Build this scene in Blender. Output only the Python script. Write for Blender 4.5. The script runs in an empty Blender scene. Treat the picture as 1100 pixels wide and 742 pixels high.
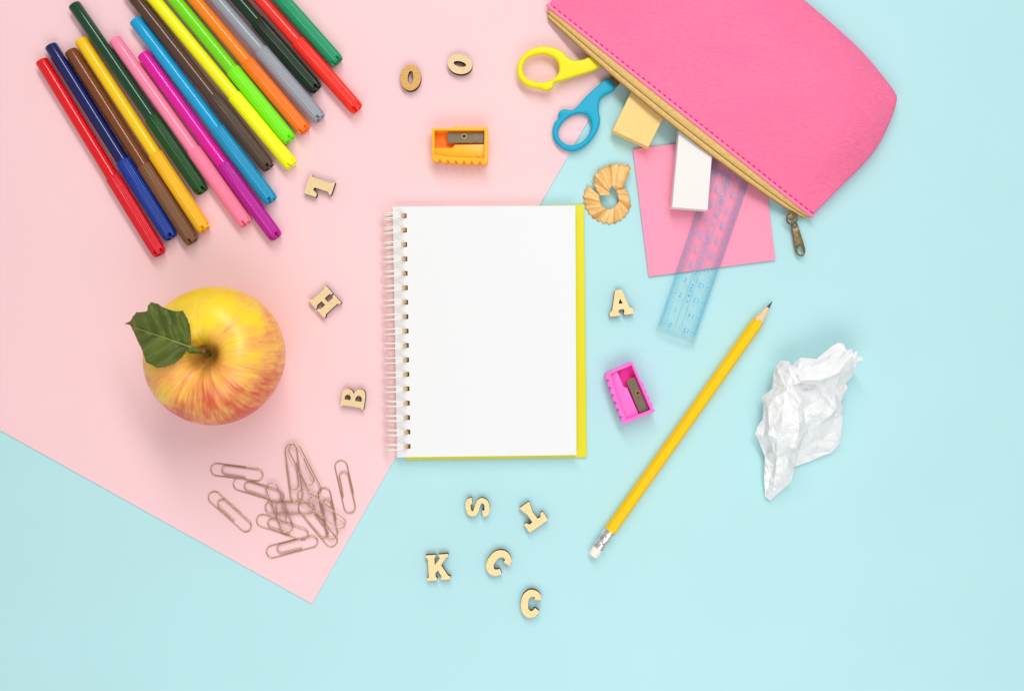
import bpy, bmesh, math, random
from mathutils import Vector, Matrix, noise
from mathutils.geometry import delaunay_2d_cdt

random.seed(4)
sc = bpy.context.scene
COL = sc.collection
PI = math.pi
S = 0.00055          # metres of table per photo pixel (the sticky pad is 76 mm wide)
H = 0.66             # camera height
MM = 0.001


def at(px, py, z=0.0):
    k = S * (1 - z / H)
    return Vector(((px - 550) * k, (371 - py) * k, z))


# ------------------------------------------------------------------ materials
def lin(c):
    c /= 255.0
    return c / 12.92 if c <= 0.04045 else ((c + 0.055) / 1.055) ** 2.4


def rgb(r, g, b, k=1.0):
    return (lin(r) * k, lin(g) * k, lin(b) * k, 1)


MATS = {}


def mat(name, col, rough=0.5, metal=0.0, bump=None, var=None, spec=0.5, coat=0.0, trans=0.0, stretch=None):
    """Principled material; bump=(scale, strength, distance), var=(scale, amount) mottles the colour."""
    m = bpy.data.materials.new(name)
    m.use_nodes = True
    nt = m.node_tree
    b = nt.nodes['Principled BSDF']
    b.inputs['Base Color'].default_value = col
    b.inputs['Roughness'].default_value = rough
    b.inputs['Metallic'].default_value = metal
    b.inputs['Specular IOR Level'].default_value = spec
    b.inputs['Coat Weight'].default_value = coat
    b.inputs['Coat Roughness'].default_value = 0.08
    b.inputs['Transmission Weight'].default_value = trans
    if bump or var:
        tc = nt.nodes.new('ShaderNodeTexCoord')
        mp = nt.nodes.new('ShaderNodeMapping')
        nt.links.new(tc.outputs['Object'], mp.inputs['Vector'])
        if stretch:
            mp.inputs['Scale'].default_value = stretch[0]
            mp.inputs['Rotation'].default_value = stretch[1]
            mp.vector_type = 'TEXTURE'
    if var:
        n = nt.nodes.new('ShaderNodeTexNoise')
        n.inputs['Scale'].default_value = var[0]
        n.inputs['Detail'].default_value = 4
        nt.links.new(mp.outputs[0], n.inputs['Vector'])
        r = nt.nodes.new('ShaderNodeMapRange')
        r.inputs['From Min'].default_value = 0.3
        r.inputs['From Max'].default_value = 0.7
        r.inputs['To Min'].default_value = 1 - var[1]
        r.inputs['To Max'].default_value = 1 + var[1] * 0.6
        nt.links.new(n.outputs['Fac'], r.inputs['Value'])
        v = nt.nodes.new('ShaderNodeVectorMath')
        v.operation = 'SCALE'
        v.inputs[0].default_value = col[:3]
        nt.links.new(r.outputs[0], v.inputs['Scale'])
        nt.links.new(v.outputs[0], b.inputs['Base Color'])
    if bump:
        n = nt.nodes.new('ShaderNodeTexNoise')
        n.inputs['Scale'].default_value = bump[0]
        n.inputs['Detail'].default_value = 5
        nt.links.new(mp.outputs[0], n.inputs['Vector'])
        bp = nt.nodes.new('ShaderNodeBump')
        bp.inputs['Strength'].default_value = bump[1]
        bp.inputs['Distance'].default_value = bump[2]
        nt.links.new(n.outputs['Fac'], bp.inputs['Height'])
        nt.links.new(bp.outputs[0], b.inputs['Normal'])
    MATS[name] = m
    return m


# ------------------------------------------------------------------ mesh builder
class MB:
    def __init__(self):
        self.v, self.f, self.m = [], [], []

    def add(self, verts, faces, mi=0):
        o = len(self.v)
        self.v += [tuple(p) for p in verts]
        self.f += [tuple(i + o for i in f) for f in faces]
        self.m += [mi] * len(faces)
        return self

    def rings(self, rings, mi=0, closed=True, cap0=True, cap1=True):
        """bridge rings of equal length"""
        n = len(rings[0])
        vs = [p for r in rings for p in r]
        fs = []
        for i in range(len(rings) - 1):
            for j in range(n if closed else n - 1):
                k = (j + 1) % n
                fs.append((i * n + j, i * n + k, (i + 1) * n + k, (i + 1) * n + j))
        if cap0:
            fs.append(tuple(range(n - 1, -1, -1)))
        if cap1:
            fs.append(tuple((len(rings) - 1) * n + j for j in range(n)))
        return self.add(vs, fs, mi)

    def lathe(self, prof, n=48, mi=0, rfun=None, M=None):
        """prof: (r, z) list; rfun(r, ang, z, i) -> (r, z)"""
        rings = []
        for i, (r, z) in enumerate(prof):
            ring = []
            for j in range(n):
                a = 2 * PI * j / n
                rr, zz = rfun(r, a, z, i) if rfun else (r, z)
                p = Vector((rr * math.cos(a), rr * math.sin(a), zz))
                ring.append(M @ p if M else p)
            rings.append(ring)
        return self.rings(rings, mi)

    def tube(self, pts, r, n=8, mi=0, closed=False):
        pts = [Vector(p) for p in pts]
        N = len(pts)
        rings = []
        up = Vector((0, 0, 1))
        prev = None
        for i, p in enumerate(pts):
            if closed:
                t = pts[(i + 1) % N] - pts[i - 1]
            else:
                t = pts[min(i + 1, N - 1)] - pts[max(i - 1, 0)]
            t.normalize()
            if prev is None:
                a = up if abs(t.z) < 0.9 else Vector((1, 0, 0))
                s = t.cross(a).normalized()
            else:
                s = (prev - t * prev.dot(t)).normalized()
            prev = s
            b = t.cross(s)
            rad = r[i] if isinstance(r, (list, tuple)) else r
            rings.append([p + (s * math.cos(2 * PI * j / n) + b * math.sin(2 * PI * j / n)) * rad for j in range(n)])
        if closed:
            rings.append(rings[0])
        return self.rings(rings, mi, cap0=not closed, cap1=not closed)

    def mesh(self, me, mi=0, M=None):
        vs = [(M @ v.co if M else v.co) for v in me.vertices]
        return self.add(vs, [tuple(p.vertices) for p in me.polygons], mi)

    def grid_solid(self, xs, ys, solid, z0, z1, mi=0, mp=lambda x, y, z: (x, y, z)):
        """solid of grid cells with missing cells left open as holes"""
        idx = {}
        vs, fs = [], []

        def V(i, j, k):
            if (i, j, k) not in idx:
                idx[(i, j, k)] = len(vs)
                vs.append(mp(xs[i], ys[j], (z0, z1)[k]))
            return idx[(i, j, k)]
        nx, ny = len(xs) - 1, len(ys) - 1
        ok = lambda i, j: 0 <= i < nx and 0 <= j < ny and solid(i, j)
        for i in range(nx):
            for j in range(ny):
                if not ok(i, j):
                    continue
                fs.append((V(i, j, 1), V(i + 1, j, 1), V(i + 1, j + 1, 1), V(i, j + 1, 1)))
                fs.append((V(i, j, 0), V(i, j + 1, 0), V(i + 1, j + 1, 0), V(i + 1, j, 0)))
                if not ok(i, j - 1):
                    fs.append((V(i, j, 0), V(i + 1, j, 0), V(i + 1, j, 1), V(i, j, 1)))
                if not ok(i, j + 1):
                    fs.append((V(i + 1, j + 1, 0), V(i, j + 1, 0), V(i, j + 1, 1), V(i + 1, j + 1, 1)))
                if not ok(i - 1, j):
                    fs.append((V(i, j + 1, 0), V(i, j, 0), V(i, j, 1), V(i, j + 1, 1)))
                if not ok(i + 1, j):
                    fs.append((V(i + 1, j, 0), V(i + 1, j + 1, 0), V(i + 1, j + 1, 1), V(i + 1, j, 1)))
        return self.add(vs, fs, mi)

    def build(self, name, mats, parent=None, smooth=True, angle=35, origin=None, merge=1e-7):
        me = bpy.data.meshes.new(name)
        vs = self.v
        if origin is not None:
            vs = [tuple(Vector(p) - origin) for p in vs]
        me.from_pydata(vs, [], self.f)
        if not isinstance(mats, (list, tuple)):
            mats = [mats]
        for m in mats:
            me.materials.append(m)
        for p, mi in zip(me.polygons, self.m):
            p.material_index = mi
        bm = bmesh.new()
        bm.from_mesh(me)
        bmesh.ops.remove_doubles(bm, verts=bm.verts, dist=merge)
        bmesh.ops.recalc_face_normals(bm, faces=bm.faces)
        bm.to_mesh(me)
        bm.free()
        if smooth:
            me.polygons.foreach_set('use_smooth', [True] * len(me.polygons))
            me.set_sharp_from_angle(angle=math.radians(angle))
        o = bpy.data.objects.new(name, me)
        COL.objects.link(o)
        if origin is not None:
            o.location = origin
        if parent:
            o.parent = parent
        return o


def tag(o, label=None, cat=None, group=None, kind=None):
    for k, v in (('label', label), ('category', cat), ('group', group), ('kind', kind)):
        if v:
            o[k] = v
    return o


def thing(name, label, cat, loc=(0, 0, 0), rotz=0.0, group=None):
    o = bpy.data.objects.new(name, None)
    o.empty_display_size = 0.01
    COL.objects.link(o)
    o.location = loc
    o.rotation_euler = (0, 0, rotz)
    return tag(o, label, cat, group)


def children(o):
    return [c for c in COL.objects if c.parent == o]


def copy_tree(o, parent=None):
    c = o.copy()
    COL.objects.link(c)
    c.parent = parent
    for ch in children(o):
        copy_tree(ch, c)
    return c


def catmull(pts, n=6, closed=True):
    pts = [Vector(p) for p in pts]
    N = len(pts)
    out = []
    for i in range(N if closed else N - 1):
        if closed:
            p0, p1, p2, p3 = pts[i - 1], pts[i], pts[(i + 1) % N], pts[(i + 2) % N]
        else:
            p0, p1, p2, p3 = pts[max(i - 1, 0)], pts[i], pts[i + 1], pts[min(i + 2, N - 1)]
        for k in range(n):
            t = k / n
            out.append(0.5 * ((2 * p1) + (p2 - p0) * t + (2 * p0 - 5 * p1 + 4 * p2 - p3) * t * t + (3 * p1 - p0 - 3 * p2 + p3) * t ** 3))
    if not closed:
        out.append(pts[-1])
    return out


def slab(outline, holes=(), z0=0.0, z1=0.01, bevel=0.0, res=3):
    """closed 2D outline (and holes) extruded from z0 to z1 with rounded edges -> mesh"""
    cu = bpy.data.curves.new('outline', 'CURVE')
    cu.dimensions = '2D'
    cu.fill_mode = 'BOTH'
    for loop in [outline] + list(holes):
        sp = cu.splines.new('POLY')
        sp.points.add(len(loop) - 1)
        for q, p in zip(sp.points, loop):
            q.co = (p[0], p[1], 0, 1)
        sp.use_cyclic_u = True
    cu.extrude = max((z1 - z0) / 2 - bevel, 1e-6)
    cu.bevel_depth = bevel
    cu.bevel_resolution = res
    cu.offset = -bevel
    ob = bpy.data.objects.new('outline', cu)
    me = bpy.data.meshes.new_from_object(ob)
    me.transform(Matrix.Translation((0, 0, (z0 + z1) / 2)))
    bpy.data.objects.remove(ob)
    bpy.data.curves.remove(cu)
    return me


def text_mesh(s, size):
    cu = bpy.data.curves.new('t', 'FONT')
    cu.body = s
    cu.size = size
    cu.align_x = 'CENTER'
    cu.align_y = 'CENTER'
    cu.resolution_u = 3
    ob = bpy.data.objects.new('t', cu)
    me = bpy.data.meshes.new_from_object(ob)
    bpy.data.objects.remove(ob)
    bpy.data.curves.remove(cu)
    return me


def rotz_for_up(ux, uy):
    """rotation that turns a thing's +Y to the photo direction (ux, uy), y down"""
    return math.atan2(-uy, ux) - PI / 2


# ------------------------------------------------------------------ setting
m_blue = mat('blue_paper', rgb(183, 226, 230), 0.85, bump=(900, 0.08, 0.0004), var=(14, 0.015), spec=0.2)
m_pinksheet = mat('pink_paper', rgb(247, 206, 209), 0.85, bump=(900, 0.08, 0.0004), var=(14, 0.015), spec=0.2)
g = MB().add([(-1.2, -1.2, 0), (1.2, -1.2, 0), (1.2, 1.2, 0), (-1.2, 1.2, 0)], [(0, 1, 2, 3)]).build('ground', m_blue)
tag(g, kind='structure')

c0 = Vector((335, 648))
u, v = Vector((-.874, -.486)), Vector((.497, -.868))
q = [c0, c0 + u * 740, c0 + u * 740 + v * 900, c0 + v * 900]
PZ = 0.0009
q = [at(p.x, p.y, PZ) for p in q]
o = MB().mesh(slab([(p.x, p.y) for p in q], (), 0.0001, PZ)).build('paper_sheet', m_pinksheet, smooth=False, origin=q[0].copy())
tag(o, 'large pale pink sheet of card lying on the pale blue surface', 'paper sheet')


def base(px, py):
    """height of the sheet or table below a photo point"""
    d = Vector((px, py)) - c0
    return PZ if d.dot(u) > 0 and d.dot(v) > 0 else 0.0


# ------------------------------------------------------------------ markers
def marker_mats():
    def pair(n, b, c=None, cs=0.9):
        c = c or b
        cut = lambda q: tuple(max(0.002, x * 1.03 - .014) for x in q[:3]) + (1,)
        return (mat(n + '_barrel', cut(rgb(*b)), 0.13, spec=0.55), mat(n + '_cap', cut(rgb(*c)), 0.27, spec=0.45))
    return pair


pair = marker_mats()
MK = [  # name, barrel colour, cap colour, butt px or None, cap end px, a point on the axis, label
    ('red', (226, 18, 40), (222, 16, 48), (45.5, 67), (172, 273), None, 'crimson red marker on the outside of the row beside the navy one'),
    ('navy', (24, 40, 92), (24, 62, 150), (55.5, 51), (184, 255.5), None, 'navy marker with a brighter blue cap'),
    ('chestnut', (122, 70, 40), (126, 84, 56), (77, 57), (207, 260), None, 'chestnut brown marker between the navy and golden yellow ones'),
    ('golden', (250, 200, 6), (250, 186, 6), (87, 44), (220, 247), None, 'golden yellow marker between the chestnut brown and dark green ones'),
    ('green', (22, 70, 48), (20, 78, 40), (80, 6), (217.6, 206), None, 'dark green marker whose blunt end pokes out farthest, beside the golden yellow one'),
    ('pink', (253, 138, 168), (253, 130, 160), (124, 44), (264.5, 240.5), None, 'light pink marker with pink cap'),
    ('magenta', (222, 6, 156), (186, 8, 150), (154, 59), (297, 255), None, 'magenta marker with purple cap'),
    ('sky', (0, 158, 208), (0, 150, 194), (145, 22), (292, 216), None, 'bright sky blue marker with a blue cap'),
    ('umber', (88, 62, 52), (84, 66, 56), None, (289, 180.5), (146, 0), 'very dark brown marker between the sky blue and lemon yellow ones'),
    ('lemon', (248, 240, 0), (250, 250, 0), None, (313.6, 178), (165.6, 0), 'lemon yellow marker beside the lime green one'),
    ('lime', (118, 218, 6), (128, 240, 10), None, (312, 150.5), (188, 0), 'lime green marker with a lime cap'),
    ('orange', (253, 134, 8), (253, 124, 10), None, (328, 141), (209, 0), 'orange marker with orange cap'),
    ('grey', (150, 156, 164), (156, 160, 168), None, (344, 128), (233, 0), 'silver grey marker with grey cap'),
    ('bottle', (22, 58, 40), (20, 52, 36), None, (340, 96.5), (256, 0), 'blackish green marker between the silver grey and orange red ones'),
    ('vermilion', (240, 58, 50), (246, 54, 42), None, (384, 118), (280, 0), 'orange red marker whose cap reaches out past the blackish green one'),
    ('teal', (8, 150, 104), (4, 150, 102), None, (363, 67), (303, 0), 'teal green marker at the end of the row, mostly its cap showing'),
]
LM = 243 * S
LC = 97 * S
RB, RC = 3.85 * MM, 4.45 * MM


def barrel_mb():
    prof = [(0.2 * MM, 0.9 * MM), (2.7 * MM, 0.9 * MM), (2.9 * MM, 0), (3.4 * MM, 0), (3.7 * MM, 0.15 * MM), (RB, 0.6 * MM),
            (RB, LM * .25), (RB, LM - LC + 2 * MM), (0.2 * MM, LM - LC + 2 * MM)]
    return MB().lathe(prof, 40)


def cap_mb():
    z0 = LM - LC
    NR = 18

    def rf(r, a, z, i):
        if 1 <= i <= 6:
            k = abs(math.sin(a * NR / 2))
            r = r - 0.24 * MM * (1 - k)
        if 5 <= i <= 7:      # openings in the vented end
            k = abs(math.cos(a * 2.5))
            if k < 0.6:
                w = min(1, (0.6 - k) / .2)
                if i == 6:
                    r -= 1.3 * MM * w
                    z -= .5 * MM * w
                elif i == 7:
                    r -= 1.6 * MM * w
                    z -= 1.9 * MM * w
        return r, z
    prof = [(RB - .1 * MM, z0), (RC - .25 * MM, z0), (RC, z0 + .5 * MM), (RC, z0 + LC * .4), (RC - .12 * MM, LM - 5 * MM),
            (RC - .22 * MM, LM - 2.2 * MM), (RC - .3 * MM, LM - 1.3 * MM), (RC - .65 * MM, LM), (RC - 1.3 * MM, LM), (RC - 2.3 * MM, LM - 2 * MM), (.2 * MM, LM - 2.2 * MM)]
    return MB().lathe(prof, 162, rfun=rf)


for i, (n, bc, cc, butt, end, via, label) in enumerate(MK):
    mb_, mc_ = pair(n, bc, cc)
    e = Vector(end)
    if butt is None:
        d = (e - Vector(via)).normalized()
        s = e - d * 243
    else:
        d = (e - Vector(butt)).normalized()
        s = Vector(butt)
        s = e - d * 243
    zb = PZ + 0.0002
    p0, p1 = at(s.x, s.y, zb + RB), at(e.x, e.y, zb + RC)
    L = (p1 - p0).length
    if i == 0:
        proto = thing('marker', label, 'marker', group='felt tip markers laid in a row')
        bar = barrel_mb().build('barrel', mb_, proto)
        capo = cap_mb().build('cap', mc_, proto, angle=50)
        root = proto
        parts = [bar, capo]
    else:
        root = proto.copy()
        COL.objects.link(root)
        parts = []
        for ch in (bar, capo):
            c = ch.copy()
            COL.objects.link(c)
            c.parent = root
            parts.append(c)
    root['label'] = label
    root.location = p0
    dirv = (p1 - p0).normalized()
    root.rotation_mode = 'QUATERNION'
    root.rotation_quaternion = dirv.to_track_quat('Z', 'Y') @ Matrix.Rotation(random.uniform(0, 6), 3, 'Z').to_quaternion()
    root.scale = (1, 1, L / LM)
    for p_, m_ in zip(parts, (mb_, mc_)):
        p_.material_slots[0].link = 'OBJECT'
        p_.material_slots[0].material = m_


# ------------------------------------------------------------------ apple
def apple_material():
    m = bpy.data.materials.new('apple_skin')
    m.use_nodes = True
    nt = m.node_tree
    N, Lk = nt.nodes, nt.links
    b = N['Principled BSDF']
    b.inputs['Roughness'].default_value = 0.36
    b.inputs['Specular IOR Level'].default_value = 0.45
    tc = N.new('ShaderNodeTexCoord')
    sep = N.new('ShaderNodeSeparateXYZ')
    Lk.new(tc.outputs['Object'], sep.inputs[0])

    def math_(op, a, b_=None, c=None):
        n = N.new('ShaderNodeMath')
        n.operation = op
        for k, x in enumerate((a, b_, c)):
            if x is None:
                continue
            if isinstance(x, (int, float)):
                n.inputs[k].default_value = x
            else:
                Lk.new(x, n.inputs[k])
        return n.outputs[0]

    def ramp(x, a, b_, lo=0.0, hi=1.0):
        n = N.new('ShaderNodeMapRange')
        n.interpolation_type = 'SMOOTHSTEP'
        for k, val in (('From Min', a), ('From Max', b_), ('To Min', lo), ('To Max', hi)):
            n.inputs[k].default_value = val
        Lk.new(x, n.inputs['Value'])
        return n.outputs[0]

    def noise_(vec, scale, detail=3, rough=.5):
        n = N.new('ShaderNodeTexNoise')
        n.inputs['Scale'].default_value = scale
        n.inputs['Detail'].default_value = detail
        n.inputs['Roughness'].default_value = rough
        Lk.new(vec, n.inputs['Vector'])
        return n.outputs['Fac']

    def mix(f, a, b_):
        n = N.new('ShaderNodeMix')
        n.data_type = 'RGBA'
        Lk.new(f, n.inputs[0])
        for k, x in ((6, a), (7, b_)):
            if isinstance(x, tuple):
                n.inputs[k].default_value = x
            else:
                Lk.new(x, n.inputs[k])
        return n.outputs[2]
    X, Y, Z = sep.outputs
    r = math_('SQRT', math_('ADD', math_('MULTIPLY', X, X), math_('MULTIPLY', Y, Y)))
    r = math_('MAXIMUM', r, 0.0005)
    dx, dy = math_('DIVIDE', X, r), math_('DIVIDE', Y, r)
    # r + depth: a coordinate running along the meridian
    mer = math_('SUBTRACT', r, Z)

    def streakvec(k, kz):
        cm = N.new('ShaderNodeCombineXYZ')
        Lk.new(math_('MULTIPLY', dx, k), cm.inputs[0])
        Lk.new(math_('MULTIPLY', dy, k), cm.inputs[1])
        Lk.new(math_('MULTIPLY', mer, kz), cm.inputs[2])
        return cm.outputs[0]
    wide = noise_(streakvec(1.5, 22), 1.6, 3)
    fine = noise_(streakvec(8, 26), 2.0, 5, .62)
    fine2 = noise_(streakvec(22, 60), 2.0, 4, .65)
    blot = noise_(tc.outputs['Object'], 45, 3)
    # redness grows towards the sunny side of the fruit (-Y) and down its flank
    side = math_('ADD', math_('MULTIPLY', Y, -9.0), math_('MULTIPLY', X, 2.0))
    flank = ramp(r, 0.030, 0.041, 0.0, 0.16)
    f = math_('ADD', math_('MULTIPLY', wide, 1.0), math_('ADD', side, flank))
    f = math_('ADD', f, math_('MULTIPLY', math_('SUBTRACT', fine, .5), 0.85))
    f = math_('ADD', f, math_('MULTIPLY', math_('SUBTRACT', fine2, .5), 0.32))
    red = ramp(f, 0.52, 1.06, 0.0, 0.88)
    base_c = mix(ramp(blot, .35, .65), rgb(255, 220, 36), rgb(250, 204, 60))
    orange = mix(ramp(f, 0.26, 0.70, 0, .8), base_c, rgb(250, 164, 96))
    skin = mix(red, orange, rgb(208, 50, 50))
    # pale lenticels
    vor = N.new('ShaderNodeTexVoronoi')
    vor.inputs['Scale'].default_value = 330
    Lk.new(tc.outputs['Object'], vor.inputs['Vector'])
    dots = ramp(vor.outputs['Distance'], 0.06, 0.14, 0.4, 0.0)
    skin = mix(dots, skin, rgb(246, 220, 120))
    # russet in the stalk hollow, rays reaching outward
    rr = math_('ADD', r, math_('MULTIPLY', math_('SUBTRACT', fine2, .5), 0.020))
    rr = math_('ADD', rr, math_('MULTIPLY', math_('SUBTRACT', fine, .5), 0.012))
    top = ramp(Z, 0.03, 0.04)
    rus = math_('MULTIPLY', ramp(rr, 0.003, 0.0125, 0.7, 0.0), top)
    skin = mix(rus, skin, rgb(132, 100, 44))
    Lk.new(skin, b.inputs['Base Color'])
    bp = N.new('ShaderNodeBump')
    bp.inputs['Strength'].default_value = 0.12
    bp.inputs['Distance'].default_value = 0.0006
    Lk.new(fine, bp.inputs['Height'])
    Lk.new(bp.outputs[0], b.inputs['Normal'])
    return m


AL = at(232.5, 381, 36 * MM)
AL.z = PZ
apple = thing('apple', 'ripe yellow apple flushed with red, a green leaf on its stalk', 'apple', AL)
prof = [(0.3, 7), (3, 6.4), (8, 3.6), (13, .9), (18, 0), (24, 1.6), (30, 7.5), (35, 17), (37.6, 27), (38.4, 37), (37.2, 46), (34, 54.5), (29, 61), (23.5, 64.6),
        (18, 66.2), (13.5, 65.4), (9.8, 62.6), (7, 58), (4.8, 52.5), (2.2, 49), (0.3, 48)]
prof = [(p.x * MM, p.y * MM) for p in catmull([Vector((a, b, 0)) for a, b in prof], 4, closed=False)]


def apple_r(r, a, z, i):
    k = r / .038
    dr = 0.022 * math.cos(a - math.radians(218)) * k + 0.012 * math.cos(2 * (a - math.radians(55))) * k + 0.005 * math.cos(5 * a + .6) * (0.4 + .6 * (z > .045))
    zz = z + (0.0006 * math.cos(5 * a + .6) + .0012 * math.cos(2 * a + 1.1)) * max(0, (z - .04) / .026) * min(1, r / .012)
    return r * (1 + dr), zz


MB().lathe(prof, 120, rfun=apple_r).build('body', apple_material(), apple, angle=80)
m_stem = mat('apple_stem', rgb(122, 86, 44), 0.7, bump=(900, .6, .0006), var=(700, .45))
st = [(0, 0, 47), (-.4, .5, 51), (-.9, 1.2, 53.5), (-1.2, 1.8, 56), (-1.0, 2.6, 58.2)]
MB().tube([Vector(p) * MM for p in catmull(st, 5, False)], [1.0 * MM] * 8 + [.9 * MM] * 6 + [1.0 * MM, 1.1 * MM, 1.2 * MM, 1.3 * MM, 1.4 * MM, 1.4 * MM, 1.4 * MM], 10).build('stem', m_stem, apple)


def leaf():
    P7 = lambda x, y: Vector((130 + x / 7.417, 320 + y / 7.417))
    ol = [(558, 385), (556, 300), (545, 215), (525, 160), (490, 100), (445, 106), (400, 98), (345, 78), (290, 46), (240, 32), (214, 60), (207, 104),
          (168, 112), (122, 112), (92, 150), (72, 186), (28, 205), (72, 216), (98, 265), (130, 340), (165, 410), (200, 515), (235, 528), (285, 558),
          (350, 551), (430, 520), (490, 470), (530, 415)]
    ol = [P7(*p) for p in ol]
    # subdivide the outline with small teeth
    out = []
    for i, p in enumerate(ol):
        qn = ol[(i + 1) % len(ol)]
        n = max(2, int((qn - p).length / 2.2))
        nrm = Vector(((qn - p).y, -(qn - p).x)).normalized()
        for k in range(n):
            out.append(p.lerp(qn, k / n) + nrm * (0.32 if k % 2 else 0.0) * (0 if i in (15, 16, 27, 0) else 1))
    a, b = P7(560, 392), P7(120, 240)
    ax = (b - a).normalized()
    pn = Vector((-ax.y, ax.x))
    Lf = (P7(28, 205) - a).length
    VE = []   # side veins: (start along axis, side, slope)
    for k, s0 in enumerate((.02, .2, .37, .53, .68, .81)):
        VE += [(s0 * Lf, 1), (s0 * Lf + 3, -1)]

    def z_of(p):
        t = (p - a).dot(ax)
        w = (p - a).dot(pn)
        z = 67.6 + 3.2 * math.sin(min(t / 30, 1.0) * 1.57) - 0.0016 * max(0, t - 18) ** 2 * 1.0
        z += 0.13 * abs(w) - 0.0022 * w * w
        z += 0.9 * math.sin(t * .21 + w * .11) * min(1, abs(w) / 14) + .5 * math.sin(t * .4 - abs(w) * .35)
        vein = abs(w) / 2.0
        d = min([abs((t - s0) - abs(w) * .72) for s0, sd in VE if sd * w >= 0] + [9])
        z -= .30 * math.exp(-(d / 1.1) ** 2) * min(1, abs(w) / 3)
        z -= .7 * math.exp(-vein ** 2)
        return z * MM
    inn = []
    x0, x1 = min(p.x for p in out), max(p.x for p in out)
    y0, y1 = min(p.y for p in out), max(p.y for p in out)

    def inside(p):
        c = False
        for i in range(len(out)):
            A, B = out[i - 1], out[i]
            if (A.y > p.y) != (B.y > p.y) and p.x < (B.x - A.x) * (p.y - A.y) / (B.y - A.y) + A.x:
                c = not c
        return c
    y = y0
    k = 0
    while y < y1:
        x = x0 + (k % 2) * .55
        while x < x1:
            p = Vector((x, y))
            if inside(p) and min((p - qq).length for qq in out) > .6:
                inn.append(p)
            x += 1.1
        y += 1.0
        k += 1
    pts = out + inn
    n = len(out)
    vv, ee, ff, *_ = delaunay_2d_cdt(pts, [(i, (i + 1) % n) for i in range(n)], [], 1, 1e-6)
    mb = MB()
    W = [at(p.x, p.y, z_of(p)) - AL for p in vv]
    mb.add(W, ff)
    m = mat('leaf_green', rgb(84, 98, 24), 0.42, var=(120, .3), bump=(1400, .25, .0004), spec=.4)
    # browned edge towards the tip, a colour of the leaf itself
    nt = m.node_tree
    bs = nt.nodes['Principled BSDF']
    src = bs.inputs['Base Color'].links[0].from_socket
    tcn = nt.nodes.new('ShaderNodeTexCoord')
    sp = nt.nodes.new('ShaderNodeSeparateXYZ')
    nt.links.new(tcn.outputs['Object'], sp.inputs[0])
    nn = nt.nodes.new('ShaderNodeTexNoise')
    nn.inputs['Scale'].default_value = 160
    nt.links.new(tcn.outputs['Object'], nn.inputs['Vector'])
    ad = nt.nodes.new('ShaderNodeMath')
    ad.operation = 'MULTIPLY_ADD'
    nt.links.new(nn.outputs['Fac'], ad.inputs[0])
    ad.inputs[1].default_value = .03
    nt.links.new(sp.outputs['X'], ad.inputs[2])
    mr = nt.nodes.new('ShaderNodeMapRange')
    for kk, val in (('From Min', -.012), ('From Max', -.034), ('To Min', 0), ('To Max', .75)):
        mr.inputs[kk].default_value = val
    nt.links.new(ad.outputs[0], mr.inputs['Value'])
    mx = nt.nodes.new('ShaderNodeMix')
    mx.data_type = 'RGBA'
    nt.links.new(mr.outputs[0], mx.inputs[0])
    nt.links.new(src, mx.inputs[6])
    mx.inputs[7].default_value = rgb(112, 92, 52)
    nt.links.new(mx.outputs[2], bs.inputs['Base Color'])
    lf = mb.build('leaf', m, apple, angle=180)
    sm = lf.modifiers.new('thick', 'SOLIDIFY')
    sm.thickness = .0004
    mv = mat('leaf_vein', rgb(128, 146, 66), .5)
    L_ = []
    for k in range(24):
        p = a + ax * (k / 23 * Lf * .88)
        w = at(p.x, p.y, z_of(p) + .00015) - AL
        L_.append(w)
    MB().tube(L_, [.0007 - .00055 * k / 23 for k in range(24)], 6).build('midrib', mv, lf)
    ptl = [Vector((-1.2, .9, 50)), Vector((-3.4, 1.4, 58.0)), Vector((-6.6, 1.9, 66))]
    ptl = [x * MM for x in ptl] + [L_[0] + Vector((.0025, -.0004, -.0004)), L_[0], L_[2]]
    MB().tube(catmull(ptl, 5, False), .00075, 8).build('leaf_stalk', mat('leaf_stalk', rgb(84, 110, 40), .5), lf)


leaf()


# ------------------------------------------------------------------ notebook
m_page = mat('page_white', rgb(239, 240, 241, .96), .9, bump=(1300, .06, .0003), spec=.15)
m_cover = mat('cover_yellow', rgb(226, 216, 0), .55, bump=(1200, .1, .0003))
m_wire = mat('wire_cream', rgb(244, 238, 226), .3)
NB = at(524, 356)
nbk = thing('notebook', 'blank spiral notebook open at a white page with a yellow back cover', 'notebook', NB)


def quad(q, z):
    Q = [at(x, y, z) for x, y in q]      # TL TR BR BL

    def f(x, y, zz):
        top = Q[0].lerp(Q[1], x)
        bot = Q[3].lerp(Q[2], x)
        p = top.lerp(bot, y)
        return (p.x - NB.x, p.y - NB.y, zz)
    return f


PG = [(421.8, 222), (618, 221), (619.2, 488.5), (426.6, 491)]
ZT = 7.6 * MM
hy = [(231.8 + i * 15.43 - 222) / 268.2 for i in range(17)]
hx0, hx1 = 10.6 / 196, 14.8 / 196
ys = [0]
for h_ in hy:
    ys += [h_ - 2.5 / 268, h_ + 2.5 / 268]
ys.append(1)
xs = [0, hx0, hx1, .5, 1]
solid = lambda i, j: not (i == 1 and j % 2 == 1)
f = quad(PG, ZT)
MB().grid_solid(xs, ys, solid, 1.75 * MM, ZT - .25 * MM, mp=f).build('page_block', m_page, nbk, smooth=False)
MB().grid_solid(xs, ys, solid, ZT - .15 * MM, ZT, mp=f).build('page', m_page, nbk, smooth=False)
cq = [(424, 224), (627.3, 219.9), (630.3, 491), (436, 494)]
cz = quad(cq, 1.6 * MM)
ocv = [cz(0, 0, 0), cz(1, 0, 0), cz(1, 1, 0), cz(0, 1, 0)]
MB().mesh(slab([p[:2] for p in ocv], (), .75 * MM, 1.6 * MM, .12 * MM)).build('back_cover', m_cover, nbk)
ring0 = None
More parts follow.
